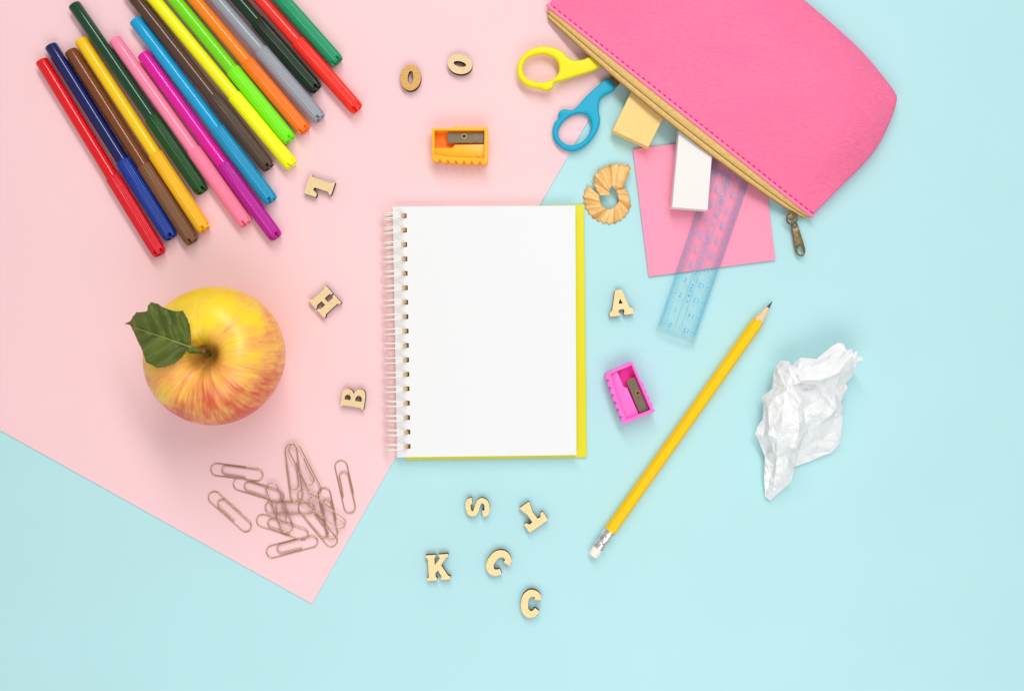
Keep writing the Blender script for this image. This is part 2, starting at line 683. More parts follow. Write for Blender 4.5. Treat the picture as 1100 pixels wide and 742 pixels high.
for i in range(17):
    y = hy[i]
    hole = Vector(f((hx0 + hx1) / 2, y, 0))
    xl = at(410.5 + i * .16, 231.8 + i * 15.43, 7 * MM).x - NB.x
    cx, rx = (hole.x + xl) / 2, (hole.x - xl) / 2
    if ring0 is None:
        mb = MB()
        for s in (-1, 1):
            pts = []
            for k in range(30):
                a_ = math.radians(-8 + 318 * k / 29)
                ca, sa = math.cos(a_), math.sin(a_)
                w = (1 - ca) / 2
                yy = s * (0.42 + 1.05 * min(1, w * 2.2)) * MM - .6 * MM * w
                pts.append((rx * ca, yy, 6.7 * MM + 5.35 * MM * sa))
            mb.tube(pts, .43 * MM, 8)
            mb.tube([Vector(p) + Vector((.05 * MM, 0, .06 * MM)) for p in pts[:6]], .5 * MM, 8, 1)
        # closed tip of the twin loop inside the hole
        mb.tube([(rx * .99, -.5 * MM, 6.0 * MM), (rx, 0, 5.6 * MM), (rx * .99, .5 * MM, 6.0 * MM)], .5 * MM, 8, 1)
        ring0 = mb.build('ring', [m_wire, mat('wire_tan', rgb(224, 182, 124), .45)], nbk, angle=60)  # second slot: tan brown tone on the loop ends at the hole
        r_ = ring0
    else:
        r_ = ring0.copy()
        COL.objects.link(r_)
    r_.location = (cx, hole.y, 0)
    r_.rotation_euler = (0, 0, math.radians(random.uniform(-1.5, 1.5)))


# ------------------------------------------------------------------ paper clips
m_clip = mat('bronze_wire', (0.60, 0.41, 0.29, 1), .34, metal=1.0)


def clip_path(Lx, wd, n=10):
    """gem clip: outer bend at x=0, far bend at x=Lx, inner bend at x=.2 Lx"""
    w = wd / 2
    P = []
    P.append((.66 * Lx, w, 0))
    P.append((.3 * Lx, w, 0))
    for k in range(n + 1):
        a_ = PI / 2 + PI * k / n
        P.append((w + w * math.cos(a_), w * math.sin(a_), 0))
    w2 = w * .93
    cy = -w + w2
    for k in range(n + 1):
        a_ = -PI / 2 + PI * k / n
        P.append((Lx - w2 + w2 * math.cos(a_), cy + w2 * math.sin(a_), .35 * k / n))
    w3 = w * .74
    top = cy + w2
    cy3 = top - w3
    for k in range(n + 1):
        a_ = PI / 2 + PI * k / n
        P.append((.22 * Lx + w3 + w3 * math.cos(a_), cy3 + w3 * math.sin(a_), .35))
    P.append((.45 * Lx, cy3 - w3, .35))
    P.append((.68 * Lx, cy3 - w3 - .1 * w, .35))
    return P


CL = [  # outer-bend px, far-bend px, z at each end in mm, label
    ((226.5, 503.5), (282.5, 510.5), 0, 0, 'bronze paper clip lying level just below the apple, topmost of those on the apple side'),
    ((251, 518), (305, 534.5), 0, 0, 'bronze paper clip slanting gently down into the pile under a steep clip'),
    ((225.5, 530), (269, 568.5), 0, 0, 'bronze paper clip lying by itself at a diagonal, nearest the blue corner edge'),
    ((319.5, 539), (311.5, 477), 1.2, 2.0, 'upright bronze paper clip, steeper of the two that meet in a peak above the pile'),
    ((341.5, 531.5), (313.5, 477.5), 2.4, 3.2, 'slanted bronze paper clip of the two that meet in a peak above the pile'),
    ((365, 494.5), (377.5, 550.5), 0, 0, 'bronze paper clip standing apart from the pile on the notebook side'),
    ((285, 545), (338, 545), 1.1, 1.1, 'bronze paper clip lying level through the middle of the pile'),
    ((310.5, 571), (289.5, 519), 2.3, 2.3, 'bronze paper clip crossing steeply over the level one in the pile'),
    ((276, 557), (331, 575), 0, 0, 'bronze paper clip sloping down along the lower edge of the pile'),
    ((286.5, 594), (341, 579.5), 0, 0, 'bronze paper clip lowest of all, sloping up towards the blue corner'),
    ((321, 528), (370.5, 564.5), 3.4, 2.3, 'bronze paper clip lying diagonally over the pile, its end towards the notebook'),
    ((347, 524), (358.5, 578.5), 0.2, 1.2, 'nearly upright bronze paper clip below the peak pair, under the diagonal clip'),
    ((360, 585.5), (322.5, 541), 0, 0, 'bronze paper clip lying diagonally at the bottom of the pile, reaching nearest'),
]
wire = .37 * MM
clip0 = None
for (A, B, za, zb_, label) in CL:
    a_ = at(A[0], A[1], PZ + wire + za * MM)
    b_ = at(B[0], B[1], PZ + wire + zb_ * MM)
    Lr = 57 * S
    if clip0 is None:
        P = [Vector((x, y, z * 2.0 * MM)) for x, y, z in clip_path(Lr, 13.2 * S)]
        # round off: insert points on the long runs
        pp = []
        for k in range(len(P) - 1):
            nseg = max(1, int((P[k + 1] - P[k]).length / (2.5 * MM)))
            for j in range(nseg):
                pp.append(P[k].lerp(P[k + 1], j / nseg))
        pp.append(P[-1])
        clip0 = MB().tube(pp, wire, 8).build('paper_clip', m_clip, angle=60)
        c = clip0
    else:
        c = clip0.copy()
        COL.objects.link(c)
    tag(c, label, 'paper clip', 'bronze paper clips scattered in a pile')
    d = b_ - a_
    c.location = a_
    c.rotation_euler = (0, -math.asin(d.z / d.length), math.atan2(d.y, d.x))
    c.scale = (d.length / Lr, 1, 1)


# ------------------------------------------------------------------ wooden letters
def ell(rx, ry, n=40, cx=0, cy=0):
    return [(cx + rx * math.cos(2 * PI * k / n), cy + ry * math.sin(2 * PI * k / n)) for k in range(n)]


def stroke(pts, wd):
    C = catmull([Vector((x, y, 0)) for x, y in pts], 6, False)
    n = len(C)
    Lf, Rt = [], []
    for i, p in enumerate(C):
        t = (C[min(i + 1, n - 1)] - C[max(i - 1, 0)]).normalized()
        k = i / (n - 1)
        w = wd(k) / 2
        nn = Vector((-t.y, t.x, 0))
        Lf.append((p + nn * w)[:2])
        Rt.append((p - nn * w)[:2])
    return Lf + Rt[::-1]


def mir(h):
    return h + [(-x, y) for x, y in reversed(h)]


G = {
    'O': (ell(.40, .5), [ell(.105, .25)]),
    'L': ([(-.46, .5), (.12, .5), (.12, .43), (.03, .36), (.03, -.18), (.14, -.2), (.25, -.02), (.42, -.02), (.42, -.5), (-.46, -.5), (-.46, -.43), (-.38, -.36),
           (-.38, .36), (-.46, .43)], []),
    'H': ([(-.47, .5), (-.03, .5), (-.03, .42), (-.10, .35), (-.10, .09), (.10, .09), (.10, .35), (.03, .42), (.03, .5), (.47, .5), (.47, .40), (.40, .34),
           (.40, -.34), (.47, -.4), (.47, -.5), (.03, -.5), (.03, -.42), (.10, -.35), (.10, -.09), (-.10, -.09), (-.10, -.35), (-.03, -.42), (-.03, -.5),
           (-.47, -.5), (-.47, -.4), (-.40, -.34), (-.40, .34), (-.47, .40)], []),
    'B': ([(-.42, .5), (.08, .5), (.22, .48), (.32, .41), (.37, .30), (.35, .16), (.27, .06), (.18, .01), (.3, -.04), (.39, -.14), (.42, -.26), (.39, -.39),
           (.28, -.47), (.12, -.5), (-.42, -.5), (-.42, -.42), (-.36, -.36), (-.36, .36), (-.42, .42)],
          [[(-.10, .35), (.02, .35), (.11, .29), (.11, .17), (.02, .11), (-.10, .11)], [(-.10, -.10), (.04, -.10), (.13, -.17), (.13, -.29), (.04, -.36), (-.10, -.36)]]),
    'A': ([(-.15, .48), (-.12, .5), (.10, .5), (.14, .47), (.34, -.22), (.45, -.28), (.48, -.34), (.48, -.48), (.45, -.5), (.12, -.5), (.07, -.44), (.12, -.36), (.10, -.27), (-.08, -.27), (-.12, -.36),
           (-.05, -.44), (-.07, -.5), (-.47, -.5), (-.5, -.46), (-.48, -.36), (-.36, -.26)], [[(.01, .16), (.09, -.04), (-.07, -.04)]]),
    'S': (stroke([(.27, .19), (.25, .33), (.06, .39), (-.16, .35), (-.24, .2), (-.14, .08), (.05, 0), (.2, -.1), (.24, -.23), (.14, -.36), (-.06, -.39), (-.25, -.33), (-.28, -.18)],
                 lambda k: .21 + .07 * abs(2 * k - 1) ** 6), []),
    'T': (mir([(.46, .5), (.46, .12), (.36, .10), (.26, .24), (.13, .22), (.12, -.1), (.23, -.44), (.23, -.5)]), []),
    'K': ([(-.48, .5), (-.06, .5), (-.06, .41), (-.12, .36), (-.12, .1), (.1, .36), (.05, .41), (.05, .5), (.46, .5), (.46, .4), (.36, .36), (.14, .08), (.38, -.33),
           (.49, -.39), (.49, -.5), (.08, -.5), (.08, -.43), (.12, -.38), (-.01, -.11), (-.12, -.22), (-.12, -.36), (-.06, -.41), (-.06, -.5), (-.48, -.5), (-.48, -.4),
           (-.40, -.36), (-.40, .36), (-.48, .4)], []),
    'C': (stroke([(.29, .16), (.26, .33), (.10, .41), (-.07, .39), (-.22, .24), (-.26, 0), (-.21, -.25), (-.05, -.40), (.12, -.40), (.24, -.30), (.30, -.20)],
                 lambda k: (.24 + .07 * math.sin(PI * k) ** 2 + .05 * max(0, 1 - k * 8))), []),
}
m_wood = mat('plywood_face', rgb(253, 222, 164), .7, var=(420, .14), bump=(1500, .25, .0003), stretch=((1, .35, 1), (0, 0, .4)), spec=.25)
m_wood2 = mat('plywood_face_golden', rgb(222, 172, 100), .7, var=(420, .16), bump=(1500, .25, .0003), stretch=((1, .35, 1), (0, 0, .4)), spec=.25)
m_wood3 = mat('plywood_face_pale', rgb(236, 208, 160), .7, var=(420, .12), bump=(1500, .25, .0003), stretch=((1, .35, 1), (0, 0, .4)), spec=.25)
m_burnt = mat('burnt_edge', rgb(50, 27, 17), .75, var=(900, .4), spec=.2)
LT = [  # glyph, centre px, height px, width factor, up direction, face, label
    ('O', (441, 83.5), 28, 1.0, (.05, -1), m_wood2, 'golden brown wooden letter O standing upright on the pink sheet'),
    ('O', (494, 69), 27, 1.0, (.97, .22), m_wood3, 'pale wooden letter O lying on its side'),
    ('L', (343, 202.5), 28.5, .86, (.95, .32), m_wood3, 'wooden letter L lying on its side near the marker caps'),
    ('H', (349, 324), 25, 1.08, (.74, -.67), m_wood3, 'wooden letter H tilted diagonally beside the apple'),
    ('B', (379.5, 427.5), 25.5, 1.0, (-.99, -.15), m_wood3, 'wooden letter B lying on its back with its bows upward'),
    ('A', (666.3, 325), 27.5, .98, (-.13, -.99), m_wood, 'wooden letter A beside the yellow edge of the notebook'),
    ('S', (513, 544.5), 26, 1.05, (-.99, .1), m_wood, 'wooden letter S lying on its side below the notebook'),
    ('T', (571, 553.5), 28, .95, (.57, .82), m_wood, 'wooden letter T turned nearly upside down'),
    ('K', (470.5, 609), 27.5, .95, (-.07, -1), m_wood, 'wooden letter K standing upright'),
    ('C', (535, 604), 27, 1.0, (.62, -.78), m_wood, 'wooden letter C tilted with its mouth downward, between K and T'),
    ('C', (570, 648), 27.5, .92, (.1, -1), m_wood, 'wooden letter C standing upright, lowest of the letters'),
]
for ch, (px, py), hpx, wf, up, face, label in LT:
    zb = base(px, py)
    th = 4.2 * MM
    ol, hl = G[ch]
    k = hpx * S * .995
    me = slab([(x * k * wf, y * k) for x, y in ol], [[(x * k * wf, y * k) for x, y in h_] for h_ in hl], .05 * MM, th, .12 * MM, 1)
    mb = MB()
    for p in me.polygons:
        mb.add([me.vertices[i].co for i in p.vertices], [tuple(range(len(p.vertices)))], 0 if p.normal.z > .7 else 1)
    loc = at(px, py, zb + th)
    loc.z = zb
    o = mb.build('wooden_letter', [face, m_burnt], smooth=False)
    o.location = loc
    o.rotation_euler = (0, 0, rotz_for_up(*up))
    tag(o, label, 'letter', 'wooden alphabet letters')


# ------------------------------------------------------------------ sharpeners
def sharp_mats(n, wall, floor):
    return mat(n + '_plastic', wall, .35, spec=.5), mat(n + '_plastic_floor', floor, .4, spec=.45)


m_blade = mat('blade_steel', (.22, .175, .12, 1), .5, metal=1.0, bump=(700, .25, .0003), stretch=((1, .12, 1), (0, 0, 0)), var=(260, .25))
m_screw = mat('screw_brass', (.62, .46, .22, 1), .3, metal=1.0)
m_hole = mat('screw_slot', rgb(34, 26, 20), .6)


def sharpener_parts(root, mw, mf, zs=1.0):
    k = S * .985
    K = lambda pts: [(x * k, y * k) for x, y in pts]
    # outline with scalloped long sides (photo pixels about the centre, y up)
    top = []
    x = 30
    N = 60
    for i in range(N + 1):
        x = 30 - 60 * i / N
        y = 17.2
        if x > -7:
            y += 2.4 * abs(math.sin((x + 7) * PI / 8.1)) ** .8 - .3
        top.append((x, y))
    bot = []
    N = 84
    for i in range(N + 1):
        x = -30 + 60 * i / N
        y = -15.0 - 3.0 * math.sin(min(1, (x + 30) / 52) * PI / 2)
        y -= 3.4 * abs(math.sin((x + 30) * PI / 8.57)) ** .8
        bot.append((x, y))
    wall = [(30, -17)] + top + bot[:-1]
    pocket = [(-27, 14.6), (-27, -11.6), (-14, -13.4), (0, -14.6), (14, -15.2), (26, -15.4), (26.4, 14.6)]
    mb = MB()
    z1 = 11 * MM * zs
    mb.mesh(slab(K(wall), [K(pocket)], .1 * MM, z1, .35 * MM, 2), 0)
    ex = [(-27.6, 15.1), (-27.6, -12.1), (-14, -14), (0, -15.2), (14, -15.8), (26.6, -16), (27, 15.1)]
    mb.mesh(slab(K(ex), (), .3 * MM, 3.2 * MM * zs), 1)
    raised = [(-27.5, -3.2), (-8, -3.2), (-5.5, .2), (27, .6), (27, -16), (14, -15.8), (0, -15.2), (-14, -14), (-27.5, -12.0)]
    mb.mesh(slab(K(raised), (), 3 * MM * zs, 8.2 * MM * zs, .25 * MM, 1), 0)
    bed = [(-13, 15), (27, 15), (27, 1.4), (-13, 2.2)]
    mb.mesh(slab(K(bed), (), 3 * MM * zs, 6.9 * MM * zs), 1)
    mb.mesh(slab(K(ell(2.2, 2.2, 20, 20, -11)), (), 8 * MM * zs, 8.8 * MM * zs, .2 * MM, 1), 0)
    body = mb.build('body', [mw, mf], root, angle=30)
    bl = [(-13.2, 12.8), (25.6, 12.8), (25.6, 2.2), (-13.2, 2.2)]
    b2 = MB().mesh(slab(K(bl), (), 7.0 * MM * zs, 8.3 * MM * zs, .15 * MM, 1)).build('blade', m_blade, root, smooth=False)
    cx, cy = 4.6 * k, 9.0 * k
    z = 8.3 * MM * zs
    M = Matrix.Translation((cx, cy, z))
    pr = [(.2 * MM, -.2 * MM), (1.95 * MM, -.2 * MM), (1.95 * MM, .3 * MM), (1.6 * MM, .6 * MM), (1.15 * MM, .6 * MM), (.9 * MM, .15 * MM), (.1 * MM, .15 * MM)]
    s_ = MB().lathe(pr, 24, M=M).build('screw', m_screw, root)
    MB().mesh(slab([(cx - .75 * MM, cy - .75 * MM), (cx + .75 * MM, cy - .75 * MM), (cx + .75 * MM, cy + .75 * MM), (cx - .75 * MM, cy + .75 * MM)], (), z + .16 * MM, z + .22 * MM)).build('socket', m_hole, s_, smooth=False)
    return body


mw, mf = sharp_mats('yellow', rgb(255, 182, 16), rgb(255, 140, 0))
L0 = at(494, 155.5, 10 * MM)
L0.z = PZ
sh1 = thing('pencil_sharpener', 'yellow and orange plastic pencil sharpener with a steel blade', 'sharpener', L0, 0, 'plastic pencil sharpeners')
sharpener_parts(sh1, mw, mf)
mw2, mf2 = sharp_mats('pink', rgb(250, 112, 206), rgb(246, 40, 176))
sh2 = copy_tree(sh1)
L1 = at(676, 421.5, 10 * MM)
L1.z = 0
sh2.location = L1
sh2.rotation_euler = (0, 0, math.atan2(-.92, .39))
sh2.scale = (.97, .93, 1)
sh2['label'] = 'bright pink plastic pencil sharpener with a brownish blade'
for c in children(sh2):
    if c.name.startswith('body'):
        for i, m_ in enumerate((mw2, mf2)):
            c.material_slots[i].link = 'OBJECT'
            c.material_slots[i].material = m_


# ------------------------------------------------------------------ pencil
def pencil():
    A, B = at(636.2, 597, 3.4 * MM), at(829.5, 324, 3.4 * MM)
    L = (B - A).length
    A.z = 0
    d = (B - A)
    root = thing('pencil', 'yellow hexagonal pencil with a sharp black point and a white eraser', 'pencil', A, math.atan2(d.y, d.x))
    R = 3.75 * MM
    zc = R * math.cos(PI / 6) + .02 * MM
    M = Matrix.Translation((0, 0, zc)) @ Matrix.Rotation(PI / 2, 4, 'Y')
    px = S * .995
    x1, x2, x3 = 32 * px, L - 27 * px, L - 8 * px
    my = mat('pencil_paint', rgb(255, 200, 0), .45, spec=.25, bump=(900, .05, .0003))
    mwd = mat('pencil_wood', rgb(240, 206, 164), .75, var=(600, .12), stretch=((.3, 1, 1), (0, 0, 0)))
    ml = mat('graphite', rgb(58, 60, 64), .35, spec=.5)
    mfe = mat('ferrule_metal', (.86, .83, .80, 1), .26, metal=1.0, bump=(420, .35, .0006), var=(420, .35))
    me_ = mat('eraser_white', rgb(244, 236, 228), .8)
    hexr = lambda r, a: r * math.cos(PI / 6) / math.cos(((a + PI / 6) % (PI / 3)) - PI / 6)

    def soft(r, a):
        return min(hexr(r, a), r * .97)
    n = 72

    def ring(x, fn):
        return [M @ Vector((fn(2 * PI * j / n) * math.cos(2 * PI * j / n), fn(2 * PI * j / n) * math.sin(2 * PI * j / n), x)) for j in range(n)]
    # paint ends in scallops where the cone cuts the flats
    Lc = L - x2 + 6 * px
    xs0 = x2 - 4 * px

    def cone_r(x):
        return max(R * (L - x) / (L - x2 + 2 * px), .02 * MM)

    def endring(fn):
        out = []
        for j in range(n):
            a = 2 * PI * j / n
            r = fn(a)
            x = L - r / R * (L - x2 + 2 * px)
            out.append(M @ Vector((r * math.cos(a), r * math.sin(a), x)))
        return out
    sh = lambda a: soft(R, a)
    MB().rings([ring(x1, sh), ring(x1 + (x2 - x1) * .5, sh), endring(sh)], cap1=True).build('shaft', my, root, angle=25)
    inner = lambda a: soft(R, a) * .985
    MB().rings([endring(inner), ring(x3, lambda a: cone_r(x3))]).build('wood_cone', mwd, root, angle=40)
    MB().rings([ring(x3, lambda a: cone_r(x3)), ring(L - 1.0 * px, lambda a: .32 * MM), ring(L, lambda a: .12 * MM)], cap0=True).build('lead', ml, root)
    Rf = 3.55 * MM
    xa = 10.5 * px
    pf = [(Rf * .6, xa - .2 * MM), (Rf, xa), (Rf, xa + 1 * MM), (Rf * 1.05, xa + 1.6 * MM), (Rf, xa + 2.2 * MM), (Rf * 1.05, xa + 2.9 * MM), (Rf, xa + 3.6 * MM),
          (Rf * .96, xa + 5.5 * MM), (Rf, xa + 7.4 * MM), (Rf * 1.05, xa + 8.2 * MM), (Rf, xa + 9.0 * MM), (Rf * 1.04, xa + 9.8 * MM), (Rf * 1.03, x1 + .5 * MM), (Rf * .9, x1 + .6 * MM)]

    def dent(r, a, z, i):
        if i == 7:
            r *= 1 - .05 * (math.cos(4 * a) > .3)
        return r, z
    MB().lathe(pf, 40, M=M, rfun=dent).build('ferrule', mfe, root)
    Re = 3.2 * MM
    pe = [(.3 * MM, 0), (Re * .72, .05 * MM), (Re * .93, .45 * MM), (Re, 1.3 * MM), (Re, xa + .5 * MM)]
    MB().lathe(pe, 32, M=M).build('eraser', me_, root)


pencil()


# ------------------------------------------------------------------ pencil shaving
def shaving():
    P8 = lambda x, y: (620 + x / 8.73, 165 + y / 8.73)
    ring = [  # inner px, z ; outer px, z  (mm)
        ((208, 395), 4.0, (98, 300), 1.0), ((210, 430), 4.0, (66, 372), .6), ((216, 462), 3.8, (62, 440), .5), ((236, 496), 3.5, (86, 520), .4), ((268, 518), 3.2, (140, 592), .4),
        ((300, 526), 3.0, (222, 640), .4), ((335, 512), 3.0, (315, 660), .4), ((368, 482), 3.2, (410, 622), .5), ((388, 455), 3.6, (470, 560), .6),
        ((392, 430), 4.2, (498, 490), .8), ((382, 395), 5.0, (490, 420), 1.4), ((370, 355), 6.0, (462, 350), 2.4), ((352, 328), 7.0, (425, 300), 4.0), ((335, 318), 7.6, (395, 250), 5.5)]
    fan = [
        ((425, 332), 6.2, (507, 128), 3.4), ((392, 322), 7.0, (462, 112), 3.0), ((365, 314), 7.6, (410, 104), 2.8), ((340, 310), 8.0, (345, 100), 2.6),
        ((320, 314), 8.2, (285, 118), 2.6), ((306, 326), 8.2, (230, 140), 2.6), ((300, 342), 8.0, (182, 176), 2.8), ((300, 358), 7.8, (158, 230), 3.0),
        ((303, 374), 7.4, (156, 282), 3.4), ((306, 386), 7.0, (180, 340), 4.2), ((308, 392), 6.6, (214, 392), 5.0)]
    mb = MB()
    c = at(652, 208)
    for strip, ph in ((ring, 0.0), (fan, .4)):
        I = catmull([at(*P8(*a), z * MM) for a, z, b, zz in strip], 14, False)
        O = catmull([at(*P8(*b), z2 * MM) for a, z, b, z2 in strip], 14, False)
        n = len(I)
        rows = []
        accs = []
        acc = 0
        for i in range(n):
            if i:
                acc += (O[i] - O[i - 1]).length
            d = (O[i] - I[i])
            tooth = abs(((acc / (3.5 * MM) + ph) % 1) * 2 - 1)
            accs.append(acc)
            row = []
            for k in range(9):
                t = k / 8
                p = I[i] + d * t * (1 + (0.13 * (tooth - .5)) * (t ** 4))
                p.z += (.7 * MM * math.sin(PI * t)) + .42 * MM * (tooth - .5) * t ** .6 + .25 * MM * noise.noise(Vector((acc / MM * .4, ph * 9, 0)))
                row.append(p - c)
            rows.append(row)
        f0 = len(mb.f)
        mb.rings(rows, closed=False, cap0=False, cap1=False)
        for q_ in range(len(mb.f) - f0):
            seg = int(accs[q_ // 8] / (3.5 * MM) * 2 + ph)
            mb.m[f0 + q_] = (seg * 7919 + int(ph * 31) + seg // 3) % 5 % 3
    tones = [mat('cedar_' + n_, rgb(*c_), .7, var=(260, .15), bump=(800, .3, .0003), spec=.2) for n_, c_ in (('light', (250, 206, 138)), ('mid', (240, 188, 116)), ('brown', (224, 164, 92)))]
    o = mb.build('pencil_shaving', tones, angle=28)
    o.location = c
    s_ = o.modifiers.new('thick', 'SOLIDIFY')
    s_.thickness = .00035
    s_.offset = 0
    tag(o, 'curled tan pencil shaving with a toothed rim', 'pencil shaving')


shaving()


# ------------------------------------------------------------------ things poking out of the pouch
def solid_px(name, corners, z0, z1, m, label, cat, bevel=.0008):
    pts = [at(x, y, z1) for x, y in corners]
    c = sum(pts, Vector()) / len(pts)
    c.z = z0
    o = MB().mesh(slab([((p - c).x, (p - c).y) for p in pts], (), .02 * MM, z1 - z0, bevel, 3)).build(name, m, angle=50)
    o.location = c
    return tag(o, label, cat)


m_sticky = mat('sticky_pink', rgb(252, 156, 184), .8, bump=(900, .08, .0003), spec=.2)
solid_px('sticky_note', [(680, 160.5), (816, 143), (833.2, 279.3), (697, 297)], PZ, 1.6 * MM, m_sticky, 'square pink sticky note pad lying under the white eraser and the ruler', 'sticky note', .0001)
m_tan = mat('tan_rubber', rgb(250, 210, 132), .6, bump=(700, .12, .0004), var=(200, .05))
solid_px('eraser', [(657.8, 140), (697, 158.4), (730, 92), (691, 72)], .8 * MM, 10.5 * MM, m_tan, 'tan yellow eraser poking from the pouch beside the blue scissor handle', 'eraser', .0008)
m_wht = mat('white_rubber', rgb(236, 232, 228), .65, bump=(700, .1, .0004))
solid_px('eraser', [(722, 222.7), (760.3, 225.8), (768, 128), (731, 124)], 4.2 * MM, 13.2 * MM, m_wht, 'white block eraser poking from the pouch over the pink sticky note', 'eraser', .0004)


def ruler():
    d = Vector((.322, -.947))
    w = Vector((.947, .322))
    A = Vector((706.5, 349))          # printed end, left corner
    W, L = 43.5, 262
    zt = 4.0 * MM
    zb = 2.2 * MM
    P = lambda a, b, z: at(*(A + w * b + d * a), z)
    c = P(100, W / 2, 0)
    c.z = zb
    root = thing('ruler', 'clear pale blue plastic ruler with blue numbers lying across the pink sticky note', 'ruler', c)

    def clear(name, col, gl):
        m = bpy.data.materials.new(name)
        m.use_nodes = True
        nt = m.node_tree
        nt.nodes.clear()
        out = nt.nodes.new('ShaderNodeOutputMaterial')
        tr = nt.nodes.new('ShaderNodeBsdfTransparent')
        tr.inputs[0].default_value = col
        gls = nt.nodes.new('ShaderNodeBsdfGlossy')
        gls.inputs['Roughness'].default_value = .12
        fr = nt.nodes.new('ShaderNodeFresnel')
        fr.inputs[0].default_value = gl
        mx = nt.nodes.new('ShaderNodeMixShader')
        nt.links.new(fr.outputs[0], mx.inputs[0])
        nt.links.new(tr.outputs[0], mx.inputs[1])
        nt.links.new(gls.outputs[0], mx.inputs[2])
        nt.links.new(mx.outputs[0], out.inputs[0])
        return m
    m1 = clear('clear_plastic', (.975, .991, .995, 1), 1.18)
    m2 = clear('clear_plastic_edge', (.87, .958, .987, 1), 1.28)
    # cross-section with bevelled long edges: edge .8 mm thick, flat centre
    mb = MB()
    sec = [(0, zb), (0, zb + .7 * MM), (9, zt), (W - 9, zt), (W, zb + .7 * MM), (W, zb)]
    r0 = [P(0, b, z) - c for b, z in sec]
    re = [P(-8, b, z) - c for b, z in sec]
    m3 = clear('clear_plastic_lip', (.97, .993, .996, 1), 1.42)
    mb.rings([re, r0], 2, cap1=False)
    r1 = [P(L, b, z) - c for b, z in sec]
    n = len(sec)
    for j in range(n):
        k = (j + 1) % n
        mb.add([r0[j], r0[k], r1[k], r1[j]], [(0, 1, 2, 3)], 1 if j in (1, 3) else 0)
    mb.add(r1, [tuple(range(n))], 0)
    mb.build('body', [m1, m2, m3], root, smooth=False)
    mi = bpy.data.materials.new('blue_print')
    mi.use_nodes = True
    b = mi.node_tree.nodes['Principled BSDF']
    b.inputs['Base Color'].default_value = rgb(36, 172, 224)
    b.inputs['Roughness'].default_value = .5
    pr = MB()
    zp = zt + .06 * MM

    def bar(a0, a1, b0, b1, z=zp):
        pr.add([P(a0, b0, z) - c, P(a1, b0, z) - c, P(a1, b1, z) - c, P(a0, b1, z) - c], [(0, 1, 2, 3)])

    def bev(b_):   # height of the top surface across the width
        e = min(b_, W - b_)
        return zb + .7 * MM + (zt - zb - .7 * MM) * min(1, e / 9) + .06 * MM
    cm = 17.1
    for i in range(0, 151):
        a = 4 + i * cm / 10
        if a > L - 2:
            break
        ln = 7.5 if i % 10 == 0 else (5.5 if i % 5 == 0 else 3.6)
        for side in (0, 1):
            b0, b1 = (1.0, ln) if side == 0 else (W - 1.0, W - ln)
            pr.add([P(a - .22, b0, bev(b0)) - c, P(a + .22, b0, bev(b0)) - c, P(a + .22, b1, bev(b1)) - c, P(a - .22, b1, bev(b1)) - c], [(0, 1, 2, 3)])
    ang = math.atan2(-d.y, d.x)
    for i in range(0, 15):
        a = 4 + i * cm
        for s_, bb, rot in ((str(i), 12.5, ang - PI / 2), (str(15 - i), W - 12.5, ang + PI / 2)):
            p = P(a, bb, zp) - c
            M = Matrix.Translation(p) @ Matrix.Rotation(rot, 4, 'Z')
            pr.mesh(text_mesh(s_, 7.4 * S), 0, M)
    for bb in (18.2, 24.6):
        bar(6, L - 4, bb - .2, bb + .2)
    for k in range(70):
        a = 30 + k * 3.1
        if random.random() < .6:
            bar(a, a + random.uniform(.8, 2.2), 20.2, 22.6)
    pr.build('scale_print', mi, root, smooth=False)


ruler()


